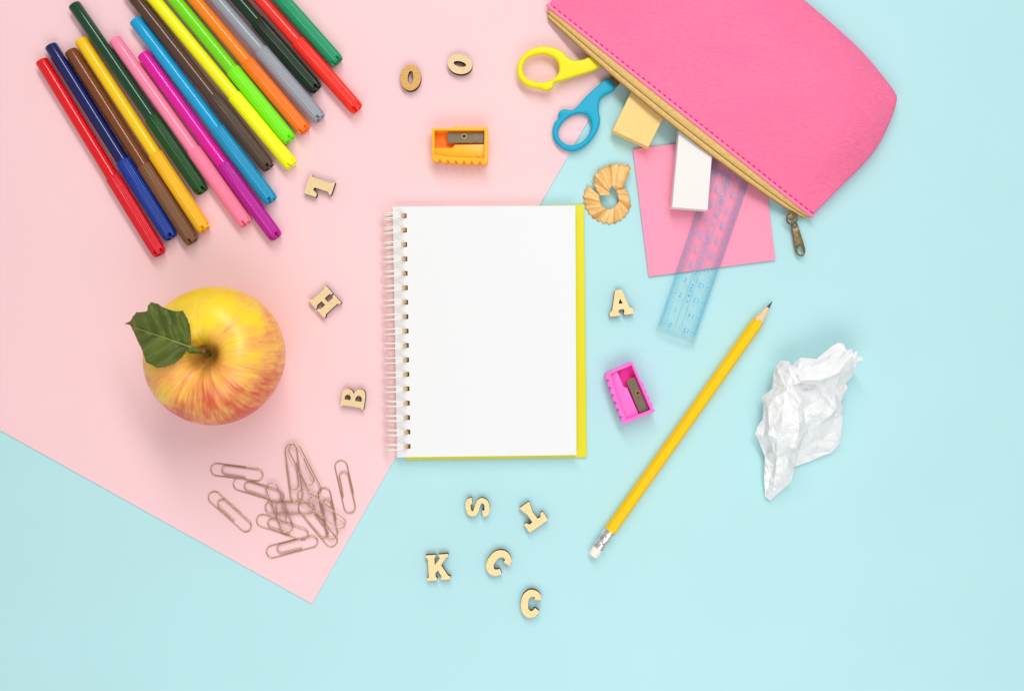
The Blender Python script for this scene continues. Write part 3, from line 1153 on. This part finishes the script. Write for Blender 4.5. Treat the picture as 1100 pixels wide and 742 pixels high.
def scissors():
    c = at(640, 95)
    root = thing('scissors', 'scissors with one yellow and one blue loop handle poking from the pouch', 'scissors', c)
    P1 = lambda x, y: (540 + x / 4.945, y / 4.945)
    yo = [(520, 330), (470, 300), (430, 314), (385, 320), (350, 306), (320, 275), (280, 255), (225, 245), (165, 253), (115, 285), (85, 325), (76, 370), (85, 410), (110, 440), (150, 462), (200, 469),
          (225, 480), (252, 474), (268, 462), (274, 440), (310, 428), (400, 400), (480, 375), (524, 348)]
    yh = [(205, 285), (250, 293), (285, 315), (300, 350), (295, 390), (265, 420), (220, 435), (170, 432), (125, 410), (107, 370), (115, 330), (145, 300)]
    bo = [(653, 84), (661, 94.5), (655, 99), (647.5, 103.5), (644, 110), (643.5, 120), (645, 130), (641, 142), (633, 153), (623, 160), (614, 162), (604, 159), (596, 151), (593.5, 141), (596, 131),
          (600.5, 127), (600, 121), (606, 117), (614, 118), (621, 113), (630, 103), (641, 93)]
    bh = [(621, 121.5), (630, 123), (635, 131), (634, 141), (628, 150), (619, 155), (609, 155), (601.5, 149), (599.8, 141), (604, 132), (612, 125)]
    my = mat('handle_yellow', rgb(238, 228, 4), .42, spec=.3)
    mbl = mat('handle_blue', rgb(0, 168, 204), .42, spec=.3)
    ms = mat('scissor_steel', (.55, .5, .45, 1), .3, metal=1.0)

    def handle(ol, hl, z0, z1, m):
        f = lambda L: [((at(x, y, z1) - c).x, (at(x, y, z1) - c).y) for x, y in L]
        O = catmull([Vector((x, y, 0)) for x, y in f(ol)], 5)
        Hh = catmull([Vector((x, y, 0)) for x, y in f(hl)], 5)
        return MB().mesh(slab(O, [Hh], z0, z1, 1.3 * MM, 5)).build('handle', m, root, angle=60)
    handle([P1(*p) for p in yo], [P1(*p) for p in yh], 4.6 * MM, 9.2 * MM, my)['label'] = 'yellow loop handle'
    handle(bo, bh, .8 * MM, 5.2 * MM, mbl)['label'] = 'blue loop handle'
    f = lambda L, z: [((at(x, y, z) - c).x, (at(x, y, z) - c).y) for x, y in L]
    MB().mesh(slab(f([(636, 62), (690, 50), (765, 47), (768, 51), (700, 64), (637, 71)], 7 * MM), (), 5.2 * MM, 6.4 * MM)).build('blade', ms, root, smooth=False)
    MB().mesh(slab(f([(651, 89), (672, 62), (716, 5), (720, 6), (690, 64), (659, 97)], 4 * MM), (), 2.8 * MM, 4.0 * MM)).build('blade', ms, root, smooth=False)
    p = at(681, 60, 6 * MM) - c
    MB().lathe([(.2 * MM, 2.6 * MM), (2.2 * MM, 2.6 * MM), (2.4 * MM, 6.6 * MM), (1.6 * MM, 7.2 * MM), (.2 * MM, 7.3 * MM)], 24, M=Matrix.Translation((p.x, p.y, 0))).build('pivot', ms, root)


scissors()


# ------------------------------------------------------------------ pouch
def pouch():
    M0 = Vector((586.5, 6.5))
    U = Vector((.7825, .6226))
    V_ = Vector((.6226, -.7825))
    LU = 366.0
    LV = 177.6
    c = at(760, 60)
    root = thing('pencil_pouch', 'pink leather pencil pouch with a tan zip, scissors and erasers poking out', 'pouch', c)

    def tab(x, T):
        for (a, b), (a2, b2) in zip(T, T[1:]):
            if x <= a2:
                t = (x - a) / (a2 - a)
                return b + (b2 - b) * t
        return T[-1][1]
    side_pts = catmull([Vector((v_, u_, 0)) for v_, u_ in ((0, 363), (12, 364.6), (49, 368.8), (83, 372.7), (108, 372.3), (132.6, 366.8), (148, 361.5), (156, 357.5), (160.5, 352), (166, 332), (173.3, 295), (176.6, 251), (177.6, 215))], 6, False)
    ST = [(p.x, p.y) for p in side_pts]
    lip = lambda u_: (4.5 + 14.5 * max(0, math.sin(PI * min(max(u_ / LU, 0), 1))) ** .75) * MM
    ss = lambda t: t * t * (3 - 2 * t)

    def height(u_, v_):
        a = v_ / LV
        # thick boxed bottom at the back, thin at the mouth
        mid = lip(u_) + (27 * MM - lip(u_)) * ss(min(1, a / .85)) ** .8
        e = 7 * MM
        u1 = tab(v_, ST)
        u0 = LU - u1
        dside = min(u_ - u0, u1 - u_)
        wside = 14 + 60 * a
        t = min(1, max(0, dside / wside))
        fs = (1 - (1 - t) ** 1.45) ** .8
        t2 = min(1, max(0, (LV - v_) / 70))
        fb = (1 - (1 - t2) ** 1.9) ** .72
        lo = lip(u_) * (1 - a) + e * a if v_ < 30 else e
        base_ = e + (lip(u_) - e) * max(0, 1 - a * 6)
        h = base_ + (mid - base_) * min(fs if v_ > 6 else max(fs, 1 - v_ / 6), 1) * fb
        px = M0 + U * u_ + V_ * v_
        # soft dents of the leather
        for (dx, dy, rx, ry, an, am) in ((868, 30, 36, 11, -.55, -1.7), (905, 110, 24, 9, .35, -1.5), (800, 72, 55, 16, .2, -.9), (760, 20, 60, 14, -.3, .8), (700, 40, 40, 14, .5, .6)):
            q = px - Vector((dx, dy))
            x_ = q.x * math.cos(an) + q.y * math.sin(an)
            y_ = -q.x * math.sin(an) + q.y * math.cos(an)
            h += am * MM * math.exp(-(x_ / rx) ** 2 - (y_ / ry) ** 2) * min(1, t * 2) * min(1, t2 * 2)
        h += .8 * MM * noise.noise(Vector((px.x / 60, px.y / 45, 2))) * min(1, t * 2) * min(1, v_ / 25)
        return h
    NU, NV = 120, 64
    grid = []
    for j in range(NV + 1):
        b = j / NV
        v_ = LV * (1 - (1 - b) ** 1.35)
        u1 = tab(v_, ST)
        u0 = LU - u1
        row = []
        for i in range(NU + 1):
            a = i / NU
            a = .5 - .5 * math.cos(PI * a) if True else a
            a = .5 * a + .5 * i / NU
            u_ = u0 + (u1 - u0) * a
            z = height(u_, v_)
            p = M0 + U * u_ + V_ * v_
            row.append(at(p.x, p.y, z) - c)
        grid.append(row)
    mb = MB()
    mb.rings(grid, closed=False, cap0=False, cap1=False)
    # walls: from the rim of the three sewn sides under to the table
    rim = [grid[j][0] for j in range(NV, -1, -1)]
    rim = [grid[j][0] for j in range(0, NV + 1)] + grid[NV][1:] + [grid[j][NU] for j in range(NV - 1, -1, -1)]
    cen = Vector((0.0, 0.035, 0))
    rows = [rim]
    for fz, ins in ((.55, -.0006), (.25, .0006), (.06, .003)):
        rr = []
        for k, p in enumerate(rim):
            t = (rim[min(k + 1, len(rim) - 1)] - rim[max(k - 1, 0)])
            nrm = Vector((-t.y, t.x, 0)).normalized()
            if nrm.dot(cen - p) < 0:
                nrm = -nrm
            rr.append(Vector((p.x + nrm.x * ins, p.y + nrm.y * ins, max(p.z * fz, .0009))))
        rows.append(rr)
    mb.rings(rows, closed=False, cap0=False, cap1=False)
    m = mat('pink_leather', rgb(253, 120, 162), .55, spec=.15, bump=(800, .4, .0005), var=(900, .12), stretch=((3.4, .6, 2), (0, 0, -.1)))
    panel = mb.build('top_panel', m, root, angle=180, merge=2e-6)
    so = panel.modifiers.new('thick', 'SOLIDIFY')
    so.thickness = .0011
    so.offset = -1
    # under panel, flat on the table
    bot = [r for r in rows[-1]]
    me = slab([(p.x, p.y) for p in bot], (), .0007, .0016)
    MB().mesh(me).build('under_panel', m, root, smooth=False)
    # zip tape
    m_tape = mat('tan_zip_tape', rgb(228, 190, 118), .75, bump=(1800, .5, .0004), var=(500, .12), spec=.2)
    m_teeth = mat('zip_coil', rgb(104, 74, 36), .6, spec=.3)
    wid = lambda u_: 4.0 + 4.0 * math.exp(-u_ / 14) + 11.5 * max(0, math.sin(PI * min(1, max(0, u_ / LU)))) ** .5
    rows = []
    coil = []
    edge = []
    NT = 110
    for i in range(NT + 1):
        u_ = 1 + (LU - 3) * i / NT
        z = lip(u_)
        w_ = wid(u_)
        row = []
        for k in range(15):
            t = k / 14
            groove = -.55 * MM * math.exp(-((t - .64) / .05) ** 2)
            zz = z - .6 * MM - (2.7 * MM) * t ** 2 * min(1, z / (12 * MM)) + .7 * MM * abs(math.sin(PI * t / .64 if t < .64 else PI * (t - .64) / .36)) * .8 + groove
            vt = (w_ + 2.0) * t
            p = M0 + U * (u_ + .85 * vt * (math.exp(-u_ / 22) - math.exp(-(LU - u_) / 22))) + V_ * (2.0 - vt)
            row.append(at(p.x, p.y, max(zz, .003)) - c)
        rows.append(row)
        coil.append(row[9] + Vector((0, 0, .0001)))
        edge.append(row[14])
    tp = MB().rings(rows, closed=False, cap0=False, cap1=False).build('zip_tape', m_tape, root, angle=180)
    s2 = tp.modifiers.new('thick', 'SOLIDIFY')
    s2.thickness = .0009
    s2.offset = -1
    MB().tube(coil, .00032, 6).build('zip_coil', m_teeth, tp)
    MB().tube(edge, .0004, 6).build('tape_edge', mat('tape_edge', rgb(150, 112, 58), .7), tp)
    # rolled lip and stitches
    m_lip = mat('pink_lip', rgb(255, 136, 176), .5, spec=.2, bump=(900, .3, .0004))
    lp = []
    for i in range(NT + 1):
        u_ = .5 + (LU - 1) * i / NT
        p = M0 + U * u_ + V_ * 1.4
        lp.append(at(p.x, p.y, lip(u_) + .0001) - c)
    MB().tube(lp, .00105, 10).build('piping', m_lip, root)
    m_th = mat('magenta_thread', rgb(222, 22, 124), .6)
    stc = MB()
    u_ = 6
    while u_ < LU - 6:
        seg = []
        for k in range(5):
            uu = u_ + 4.6 * k / 4
            vv = 4.3
            p = M0 + U * uu + V_ * vv
            z = height(uu, vv) + (.45 * math.sin(PI * k / 4) - .12) * MM
            seg.append(at(p.x, p.y, z) - c)
        stc.tube(seg, [.00015, .0003, .00033, .0003, .00015], 6)
        u_ += 7.2
    stc.build('stitching', m_th, root)
    # slider and pull tab
    m_br = mat('antique_brass', (.24, .17, .085, 1), .36, metal=1.0, var=(500, .35), bump=(900, .15, .0003))
    ps = at(850, 233.5, 7 * MM) - c
    sl = slab([(-4.2 * MM, -2.2 * MM), (-2.5 * MM, -3.0 * MM), (2.6 * MM, -2.4 * MM), (3.6 * MM, 0), (2.6 * MM, 2.4 * MM), (-2.5 * MM, 3.0 * MM), (-4.2 * MM, 2.2 * MM)], (), -1.6 * MM, 1.0 * MM, .5 * MM, 2)
    an = math.atan2(-U.y, U.x)
    Ms = Matrix.Translation(ps) @ Matrix.Rotation(an, 4, 'Z') @ Matrix.Scale(.62, 4)
    sld = MB().mesh(sl, 0, Ms).build('zip_slider', m_br, root)
    q0 = at(850.5, 235, 6.5 * MM) - c
    pts = [q0 + Vector((3.0 * MM * math.cos(a), 3.0 * MM * math.sin(a), 1.2 * MM * math.sin(a * 1.0))) for a in [2 * PI * k / 24 for k in range(24)]]
    MB().tube(pts, .00055, 8, closed=True).build('ring', m_br, sld)
    A, B = Vector((852.6, 238)), Vector((861.5, 275.5))
    dd = (B - A).normalized()
    nn = Vector((dd.y, -dd.x))
    zt = 3.6 * MM
    T = lambda a, b: ((at(*(A + dd * a + nn * b), zt) - c).x, (at(*(A + dd * a + nn * b), zt) - c).y)
    ol = [T(0, -2.2), T(-1, 0), T(0, 2.2), T(3, 3.6), T(12, 4.2), T(24, 5.2), T(32, 5.6), T(36, 4.4), T(38.4, 1.8), T(38.6, 0), T(38.4, -1.8), T(36, -4.4), T(32, -5.6), T(24, -5.2), T(12, -4.2), T(3, -3.6)]
    h1 = [T(3 + 2.6 * math.cos(a) + 1.5, 1.7 * math.sin(a)) for a in [2 * PI * k / 16 for k in range(16)]]
    h2 = [T(31.4 + 4.6 * math.cos(a), 3.1 * math.sin(a) * (1 + .25 * math.cos(a))) for a in [2 * PI * k / 20 for k in range(20)]]
    pm = slab(ol, [h1, h2], zt - 1.3 * MM, zt, .35 * MM, 2)
    MB().mesh(pm).build('pull_tab', m_br, sld)


pouch()


# ------------------------------------------------------------------ crumpled paper
def crumple():
    P6 = lambda x, y: Vector((790 + x / 3.7125, 350 + y / 3.7125))
    OUT = [  # zoom px and height in mm
        (410, 66, 22), (432, 72, 23), (442, 97, 22), (462, 92, 21), (468, 112, 20), (484, 98, 19), (490, 122, 19), (504, 118, 17), (508, 138, 17), (488, 142, 18), (476, 170, 14), (463, 206, 11), (440, 228, 8), (447, 242, 7), (432, 280, 6),
        (420, 300, 6), (427, 318, 6), (428, 360, 5), (425, 410, 4), (419, 465, 3), (385, 503, 2.5), (310, 535, 2), (240, 560, 3), (228, 562, 6), (233, 578, 7), (222, 620, 6), (178, 660, 4), (138, 696, 2),
        (118, 680, 3), (114, 600, 5), (118, 520, 6), (98, 470, 7), (79, 430, 9), (92, 395, 9), (110, 368, 10), (112, 310, 10), (104, 284, 9), (145, 250, 10), (152, 200, 10), (160, 162, 11), (180, 138, 14),
        (214, 140, 16), (224, 158, 14), (258, 127, 19), (325, 131, 21), (380, 85, 22)]
    INN = {
        'r0': (212, 162, 21), 'f1': (268, 216, 27), 'f2': (340, 216, 29), 'f3': (412, 186, 27), 'f4': (300, 165, 25), 'f5': (390, 130, 26), 'f6': (250, 170, 22),
        'v1': (262, 228, 18), 'v2': (342, 228, 18), 'v3': (416, 200, 16), 'v0': (272, 256, 18), 'v4': (320, 250, 19),
        'c1': (228, 238, 24), 'c2': (266, 290, 28), 'c3': (248, 332, 27), 'c4': (254, 382, 28), 'c5': (252, 424, 26), 'c6': (244, 486, 25), 'c7': (226, 488, 22),
        'e1': (272, 330, 22), 'e2': (284, 388, 20), 'e3': (276, 432, 17), 'e4': (256, 494, 8),
        'd1': (400, 330, 15), 'd2': (380, 356, 17), 'd3': (330, 300, 20), 'd4': (330, 395, 15), 'd5': (300, 340, 22), 'd6': (345, 268, 16), 'd7': (395, 262, 13), 'd8': (290, 425, 16),
        'g1': (340, 460, 7), 'g2': (385, 420, 7), 'g3': (300, 500, 6), 'g4': (395, 370, 8),
        'a1': (150, 290, 18), 'a2': (190, 330, 24), 'a3': (130, 330, 17), 'a4': (135, 400, 20), 'a5': (185, 400, 26), 'a6': (200, 260, 22), 'a7': (180, 200, 17), 'a8': (122, 360, 12), 'a9': (118, 400, 11),
        'b1': (130, 432, 22), 'b2': (165, 448, 23), 'b3': (205, 478, 21), 'b4': (112, 440, 13), 'b5': (152, 500, 15), 'b6': (140, 470, 11), 'b7': (155, 555, 9), 'b8': (165, 520, 17), 'b9': (215, 520, 12),
        'h1': (150, 590, 7), 'h2': (160, 585, 13), 'h3': (205, 560, 13), 'h4': (190, 590, 14), 'h5': (145, 650, 7), 'h6': (135, 620, 6), 'h7': (165, 640, 8), 'h8': (185, 545, 15), 'h9': (128, 560, 8)}
    ED = ['f1 f2', 'f2 f3', 'r0 f1', 'v1 v2', 'v2 v3', 'v1 v0', 'r0 c1', 'c1 c2', 'c2 c3', 'c3 c4', 'c4 c5', 'c5 c6', 'e1 e2', 'e2 e3', 'e3 e4', 'c2 d3', 'd3 d1', 'c6 c7', 'c5 d8', 'd8 d4', 'd4 d2', 'd2 d1',
          'a1 a2', 'a2 c3', 'b1 b2', 'b2 b3', 'b3 c7', 'a3 a4', 'a4 b1', 'a8 a9', 'a9 b4', 'b1 b5', 'b5 b7', 'b7 h1', 'b2 b8', 'b8 h2', 'h2 h5', 'h3 h4', 'h4 h7', 'h8 h3', 'f4 f5', 'v4 d6']
    pts = [P6(x, y) for x, y, z in OUT]
    zz = [z for x, y, z in OUT]
    nO = len(pts)
    names = list(INN)
    for k in names:
        x, y, z = INN[k]
        pts.append(P6(x, y))
        zz.append(z)
    ed = [(i, (i + 1) % nO) for i in range(nO)]
    for e in ED:
        a, b = e.split()
        ed.append((nO + names.index(a), nO + names.index(b)))
    vv, ee, ff, ov, oe, of = delaunay_2d_cdt(pts, ed, [], 1, 1e-6)
    def near_z(p):
        w_ = sorted(((p - q_).length, z_) for q_, z_ in zip(pts, zz))[:3]
        return sum(z_ / (d_ + .1) for d_, z_ in w_) / sum(1 / (d_ + .1) for d_, z_ in w_)
    zc = [zz[o[0]] if o else near_z(p) for o, p in zip(ov, vv)]
    bm = bmesh.new()
    bv = [bm.verts.new((p.x, p.y, z)) for p, z in zip(vv, zc)]
    for f_ in ff:
        bm.faces.new([bv[i] for i in f_])
    bmesh.ops.recalc_face_normals(bm, faces=bm.faces)
    # creases stay put, the panels between them get a gentle wrinkle
    bmesh.ops.triangulate(bm, faces=bm.faces[:])
    for rnd in range(2):
        bmesh.ops.subdivide_edges(bm, edges=[e for e in bm.edges if e.calc_length() > (4 if rnd else 6)], cuts=1)
        bmesh.ops.triangulate(bm, faces=bm.faces[:])
        for v_ in bm.verts:
            q_ = Vector((v_.co.x * .37 + 3, v_.co.y * .37, 7 + rnd * 5))
            if not v_.is_boundary:
                v_.co.z += (1.1, .8)[rnd] * noise.noise(q_) * 1.6
            v_.co.x += .5 * noise.noise(q_ + Vector((30, 0, 0)))
            v_.co.y += .5 * noise.noise(q_ + Vector((60, 0, 0)))
    c = at(868, 452)
    for v_ in bm.verts:
        x, y, z = v_.co
        k = 0 if v_.is_boundary else 1
        n1 = noise.noise(Vector((x / 9, y / 9, 3)))
        n2 = abs(noise.noise(Vector((x / 5.5, y / 5.5, 9))))
        n3 = noise.noise(Vector((x / 2.4, y / 2.4, 5)))
        z += k * .5 * n1
        p = at(x, y, max(z, .6) * MM) - c
        v_.co = p
    bmesh.ops.recalc_face_normals(bm, faces=bm.faces)
    if sum(f_.normal.z for f_ in bm.faces) < 0:
        bmesh.ops.reverse_faces(bm, faces=bm.faces[:])
    # tuck the rim under so the ball has a closed underside
    rim = [e for e in bm.edges if e.is_boundary]
    r1 = bmesh.ops.extrude_edge_only(bm, edges=rim)
    nv = [g_ for g_ in r1['geom'] if isinstance(g_, bmesh.types.BMVert)]
    for v_ in nv:
        d = v_.co - Vector((0, 0, v_.co.z))
        v_.co = Vector((v_.co.x * .9, v_.co.y * .92, v_.co.z * .35 + .0004))
    r2 = bmesh.ops.extrude_edge_only(bm, edges=[g_ for g_ in r1['geom'] if isinstance(g_, bmesh.types.BMEdge) and g_.is_boundary])
    for v_ in [g_ for g_ in r2['geom'] if isinstance(g_, bmesh.types.BMVert)]:
        v_.co = Vector((v_.co.x * .7, v_.co.y * .75, .0004))
    bmesh.ops.holes_fill(bm, edges=[e for e in bm.edges if e.is_boundary], sides=0)
    bmesh.ops.recalc_face_normals(bm, faces=bm.faces)
    me = bpy.data.meshes.new('paper_ball')
    bm.to_mesh(me)
    bm.free()
    m = mat('crumpled_white', rgb(250, 251, 252), .8, bump=(420, .2, .0004), spec=.06)
    nt = m.node_tree
    bp = [n_ for n_ in nt.nodes if n_.type == 'BUMP'][0]
    vo = nt.nodes.new('ShaderNodeTexVoronoi')
    vo.feature = 'DISTANCE_TO_EDGE'
    vo.inputs['Scale'].default_value = 72
    nz = nt.nodes.new('ShaderNodeTexNoise')
    nz.inputs['Scale'].default_value = 60
    tcn = nt.nodes.new('ShaderNodeTexCoord')
    am = nt.nodes.new('ShaderNodeVectorMath')
    am.operation = 'MULTIPLY_ADD'
    nt.links.new(tcn.outputs['Object'], nz.inputs['Vector'])
    nt.links.new(nz.outputs['Color'], am.inputs[0])
    am.inputs[1].default_value = (.004, .004, .004)
    nt.links.new(tcn.outputs['Object'], am.inputs[2])
    nt.links.new(am.outputs[0], vo.inputs['Vector'])
    pw = nt.nodes.new('ShaderNodeMapRange')
    pw.interpolation_type = 'LINEAR'
    pw.inputs['From Max'].default_value = .6
    nt.links.new(vo.outputs['Distance'], pw.inputs['Value'])
    b2 = nt.nodes.new('ShaderNodeBump')
    b2.inputs['Strength'].default_value = .5
    b2.inputs['Distance'].default_value = .0022
    nt.links.new(pw.outputs[0], b2.inputs['Height'])
    nt.links.new(bp.outputs[0], b2.inputs['Normal'])
    nt.links.new(b2.outputs[0], nt.nodes['Principled BSDF'].inputs['Normal'])
    tl = nt.nodes.new('ShaderNodeBsdfTranslucent')
    tl.inputs[0].default_value = rgb(246, 247, 248)
    mx = nt.nodes.new('ShaderNodeMixShader')
    mx.inputs[0].default_value = .12
    nt.links.new(nt.nodes['Principled BSDF'].outputs[0], mx.inputs[1])
    nt.links.new(tl.outputs[0], mx.inputs[2])
    nt.links.new(mx.outputs[0], nt.nodes['Material Output'].inputs[0])
    me.materials.append(m)
    me.polygons.foreach_set('use_smooth', [True] * len(me.polygons))
    me.set_sharp_from_angle(angle=math.radians(9))
    o = bpy.data.objects.new('paper_ball', me)
    COL.objects.link(o)
    o.location = c
    tag(o, 'crumpled ball of white paper with a torn corner', 'crumpled paper')


crumple()


# ------------------------------------------------------------------ light, camera
def area(name, loc, target, sx, sy, power, col=(1, 1, 1), along=(1, 0, 0)):
    l = bpy.data.lights.new(name, 'AREA')
    l.shape = 'RECTANGLE'
    l.size, l.size_y = sx, sy
    l.energy = power
    l.color = col
    o = bpy.data.objects.new(name, l)
    COL.objects.link(o)
    o.location = loc
    zax = (Vector(loc) - Vector(target)).normalized()
    xax = Vector(along)
    xax = (xax - zax * xax.dot(zax)).normalized()
    yax = zax.cross(xax)
    o.rotation_euler = Matrix((xax, yax, zax)).transposed().to_euler()
    return o


area('softbox', (.09, .62, .85), (0, 0.0, 0), 1.0, .18, 6.4, (1, .993, .98), (-.5, .87, 0))
area('fill_panel', (.04, -.5, .68), (.03, -.25, 0), .8, .45, 2.9, (1, .995, .985))

w = bpy.data.worlds.new('World')
sc.world = w
w.use_nodes = True
w.node_tree.nodes['Background'].inputs[0].default_value = (1, .99, .985, 1)
w.node_tree.nodes['Background'].inputs[1].default_value = .455

cam = bpy.data.cameras.new('camera')
co = bpy.data.objects.new('camera', cam)
COL.objects.link(co)
co.location = (0, 0, H)
co.rotation_euler = (0, 0, 0)
cam.sensor_width = 36
cam.sensor_fit = 'HORIZONTAL'
cam.lens = 36 * H / (1100 * S)
cam.clip_start = .01
cam.clip_end = 20
sc.camera = co
vs = sc.view_settings
vs.view_transform = 'Standard'
vs.look = 'None'
vs.exposure = 0
vs.gamma = 1
